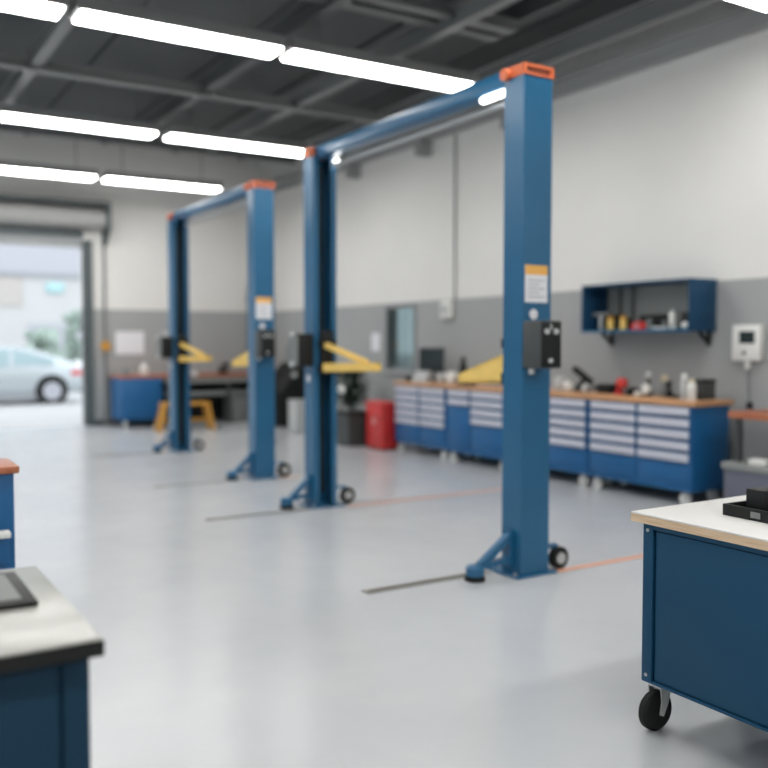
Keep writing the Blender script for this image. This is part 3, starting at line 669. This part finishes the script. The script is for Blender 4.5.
# ------------------------------------------------------------ far bench
t = thing('far_workbench', 'long workbench with red-brown top along the far wall', 'workbench', (4.24, 15.55, 0))
MB().box(0, 3.0, -.02, .78, .87, .915, .006).build('bench_top', 'redwood', t)
MB().box(.82, 2.97, .02, .05, .76, .87).build('apron', 'shelfgray', t); MB().box(.82, 2.97, .05, .75, .52, .60).build('shelf', 'gray', t)
for lx in (.85, 2.0, 2.93): MB().box(lx-.03, lx+.03, .02, .08, .001, .76).build('leg', 'charcoal', t)
MB().box(.85, 2.95, .72, .75, .05, .76).build('back_panel', 'black', t)
t2 = thing('base_cabinet', 'blue cabinet on pale feet under the left end of the far workbench', 'cabinet', (4.25, 15.52, 0))
MB().box(0, .72, 0, .7, .14, .868, .006).build('body', 'cabblue', t2); MB().box(.03, .69, -.012, 0, .17, .84, .004).build('door', 'cabblue', t2)
for fx in (.08, .64): MB().box(fx-.035, fx+.035, .03, .10, .001, .14, .006).build('foot', 'lgray', t2)
single(MB().box(-.17, .22, -.22, .22, .001, .50, .01).build('grey_box', 'gray'), 'grey box standing under the far workbench beside the rear lift near post', 'box', (6.50, 15.86, 0))
t = thing('stool_bench', 'low ochre yellow trestle stool in front of the far workbench', 'stool', (4.72, 14.75, 0), R(-3))
MB().box(-.02, .80, -.14, .14, .43, .475, .008).build('seat', 'ochre', t)
for lx, dx in ((.02, -.09), (.76, .09)):
    for yy in (-.11, .11): MB().bar((lx+dx, yy*1.3, .001), (lx, yy, .43), .035, .06).build('leg', 'ochre', t)
MB().bar((.0, 0, .18), (.78, 0, .18), .03, .04).build('stretcher', 'ochre', t)
t = thing('spray_bottle', 'white bottle on the left end of the far workbench', 'bottle', (4.74, 15.8, .916))
MB().lathe((0, 0, 0), [(.07, 0), (.075, .01), (.075, .14), (.03, .18)], 18).build('bottle_body', 'white', t); MB().cyl((0, 0, .178), (0, 0, .22), .03).build('cap', 'white', t)
single(MB().lathe((0, 0, 0), [(.09, 0), (.1, .02), (.06, .12)], 18).build('tin', 'gray'), 'low grey tin left of the white bottle on the far workbench', 'tin', (4.42, 15.85, .916))
t = thing('bench_vise', 'black bench vise on the far workbench between the rear lift posts', 'vise', (6.22, 15.8, .916))
MB().box(-.08, .08, -.08, .08, 0, .03).box(-.05, .05, -.10, .10, .03, .13, .01).build('vise_body', 'black', t); MB().box(-.06, .06, -.16, -.11, .07, .20, .006).build('jaw', 'black', t); MB().cyl((-.07, -.17, .10), (.07, -.17, .10), .01, n=8).build('handle', 'steel', t)
# far wall fittings
single(MB().box(0, .52, -.012, -.001, 0, .41).build('notice_board', 'paper'), 'white notice sheet on the far wall above the blue base cabinet', 'notice', (4.40, FY, 1.28))
t = thing('shutter_switch', 'orange switch on a pale conduit beside the roller door', 'switch', (4.21, FY, 1.43))
MB().cyl((0, -.085, 0), (0, -.001, 0), .085).build('switch_body', 'ochre', t); MB().cyl((0, -.03, .085), (0, -.03, 1.98), .022, n=10).build('conduit', 'gray', t, 'grey conduit'); MB().cyl((0, -.03, -1.42), (0, -.03, -.085), .022, n=10).build('conduit', 'gray', t, 'grey conduit')
t = thing('wall_dispenser', 'small pale dispenser on the far wall behind the rear lift far post', 'dispenser', (5.30, FY, 1.25))
MB().box(-.08, .10, -.10, -.001, 0, .45, .03).build('dispenser_case', 'lgray', t); MB().box(-.04, .06, -.105, -.10, .05, .15).build('slot', 'gray', t)
t = thing('wall_pipe', 'pale vertical pipe on the far wall between the two lifts', 'pipe', (7.0, FY-.08, 1.2))
MB().cyl((0, 0, 0), (0, 0, 1.35), .06).build('pipe_body', 'gray', t); MB().box(-.07, .07, 0, .078, .2, .24).box(-.07, .07, 0, .078, 1.1, 1.14).build('clip', 'gray', t)

# ------------------------------------------------------------ outside
g = MB().box(-60, 80, FY+.301, 90, -.12, -.02); struct(g, 'ground_outside', 'asphalt', 'pale concrete yard outside the roller door')
struct(MB().box(WX+.201, 60, -20, FY+.301, -.12, -.02), 'ground_side', 'asphalt')
t = thing('building', 'pale two-storey building across the yard seen through the roller door', 'building', (0, 40, 0))
MB().box(-30, 18, 0, 8, -.02, 4.25).build('ground_floor_wall', 'facade', t); MB().box(-30, 18, .05, 8, 4.40, 8.5).build('upper_wall', 'facade2', t, 'lilac grey upper storey')
MB().box(-30.2, 18.2, -.12, 8, 4.25, 4.40).build('fascia', 'fascia', t)
MB().box(2, 6.9, -.06, 0, 3.0, 4.2).build('wall_panel', 'tan', t, 'tan wall panel')
for wx in (-22, -16, -10, -4): MB().box(wx, wx+3, -.04, 0, .9, 3.0).build('window', 'fascia', t)
MB().box(7.1, 10.8, -.05, 0, 1.0, 2.3).build('window', 'facade2', t, 'pale lilac window band')
single(MB().box(-.36, .36, -.10, -.001, 0, .42, .02).build('shop_sign', 'teal'), 'small teal sign on the pale building', 'sign', (8.2, 39.98, 3.6))
def bush(x, y, r, h_, m, label, seed):
    random.seed(seed); o = MB()
    for k in range(70):
        a = random.uniform(0, 6.28); q = random.uniform(0, 1)**.5*r; z = random.uniform(.15, 1)
        rr = r*.33*random.uniform(.6, 1.1); o.ball((q*math.cos(a)*(1.1-z*.45), q*math.sin(a)*(1.1-z*.45), max(rr*.5, z*h_-rr)), rr, sub=1)
    for v in o.bm.verts: v.co += Vector([random.uniform(-.05, .05) for _ in range(3)])
    t = thing('garden_bush', label, 'bush', (x, y, -.02)); o.build('foliage', m, t); MB().cyl((0, 0, 0), (0, 0, h_*.5), .06).build('trunk', 'tan', t)
bush(6.55, 34.2, .75, 2.1, 'hedge', 'darker green bush behind the silver car', 1)
bush(8.3, 36.2, .6, 2.85, 'hedge', 'taller green bush behind the silver car towards the door jamb', 2)
bush(4.6, 32.8, .75, 1.5, 'lime', 'lime green bush at the left edge beyond the silver car', 3)
def make_car(label, paint, loc, L=4.5):
    t = thing('car', label, 'car', loc)
    # stations from tail (x=0) to nose (x=-L): x, bottom, belt, top, half width belt, half width roof
    S = [(0, .42, .80, .86, .78, .70), (-.12, .28, .88, .97, .86, .72), (-.55, .22, .92, 1.12, .88, .66), (-1.1, .20, .93, 1.34, .90, .62), (-1.7, .20, .92, 1.42, .90, .62),
         (-2.3, .20, .90, 1.41, .90, .62), (-2.8, .20, .88, 1.26, .90, .60), (-3.3, .20, .86, .98, .89, .66), (-4.0, .22, .76, .84, .86, .66), (-4.38, .26, .62, .68, .78, .6), (-4.5, .36, .52, .56, .66, .5)]
    o = MB(); rings = []
    for x, zb, zs, zt, wb, wr in S:
        half = [(.0, zb), (wb*.9, zb), (wb, zb+.15), (wb*1.02, (zb+zs)/2+.05), (wb*.97, zs), (wr, zt-.03), (wr*.75, zt), (0, zt+.02)]
        ring = half + [(-y, z) for y, z in half[-2:0:-1]]
        rings.append([o.bm.verts.new((x, y, z)) for y, z in ring])
    n = len(rings[0])
    for a, b in zip(rings, rings[1:]):
        for k in range(n): o.bm.faces.new((a[k], a[(k+1) % n], b[(k+1) % n], b[k]))
    o.bm.faces.new(rings[0]); o.bm.faces.new(rings[-1][::-1])
    o.build('body', paint, t)
    for s in (-1, 1):
        o = MB()
        for pts in ([(-.75, .955, 1.10), (-1.68, .945, 1.36)], [(-1.76, .94, 1.37), (-2.85, .915, 1.20)]):
            (xa, ba, ta), (xb, bb, tb) = pts
            def P(x, z, belt, top=1.42): f = (z-.93)/(1.38-.93); return (x, s*(.885-.25*max(0, f)), z)
            o.quad(P(xa, ba, 0), P(xb, bb, 0), P(xb, tb, 0), P(xa, ta, 0)) 
        o.build('side_window', 'carglass', t)
        for wx in (-.82, -3.55):
            o = MB().cyl((wx, s*.80, .33), (wx, s*.925, .33), .385, n=28); o.build('wheel_arch', 'rubber', t)
            wv = MB().cyl((wx, s*.78, .315), (wx, s*.94, .315), .315, n=28).build('wheel', 'rubber', t)
            MB().cyl((wx, s*.90, .315), (wx, s*.952, .315), .22, n=20).build('hubcap', 'alloy', wv)
        MB().box(-.10, .012, *sorted((s*.50, s*.80)), .66, .84, .02).box(-.35, -.05, *sorted((s*.80, s*.885)), .68, .82, .02).build('tail_light', 'tail', t)
        MB().box(-3.0, -.9, *sorted((s*.86, s*.905)), .12, .26).build('side_sill', 'fascia', t)
    return t
make_car('silver saloon car parked outside the roller door, its tail to the right', 'carpaint', (5.45, 24.0, -.02))
make_car('white car parked behind the silver car near the door jamb', 'carwhite', (10.2, 28.9, -.02))

# ------------------------------------------------------------ world, camera, view
wd = bpy.data.worlds.new('World'); sc.world = wd; wd.use_nodes = True
bg = wd.node_tree.nodes['Background']; bg.inputs['Color'].default_value = (.87, .94, 1.0, 1); bg.inputs['Strength'].default_value = 1.7
cam = bpy.data.cameras.new('camera'); co = bpy.data.objects.new('camera', cam); COL.objects.link(co); sc.camera = co
F = 897.14; cam.sensor_width = 36; cam.sensor_fit = 'HORIZONTAL'; cam.lens = F/768*36
co.location = (0, 0, 1.5); co.rotation_euler = (R(90-2.680), 0, R(-31.668))
cam.clip_start = .05; cam.clip_end = 300
cam.dof.use_dof = True; cam.dof.focus_distance = 3.2; cam.dof.aperture_fstop = 1.15; cam.dof.aperture_blades = 0
vs = sc.view_settings; vs.view_transform = 'Standard'; vs.look = 'None'; vs.exposure = .47; vs.gamma = 1; vs.use_curve_mapping = False
cy = sc.cycles; cy.use_denoising = True; cy.max_bounces = 8; cy.diffuse_bounces = 5; cy.glossy_bounces = 4; cy.transparent_max_bounces = 8
cy.sample_clamp_indirect = 6; cy.caustics_reflective = False; cy.caustics_refractive = False
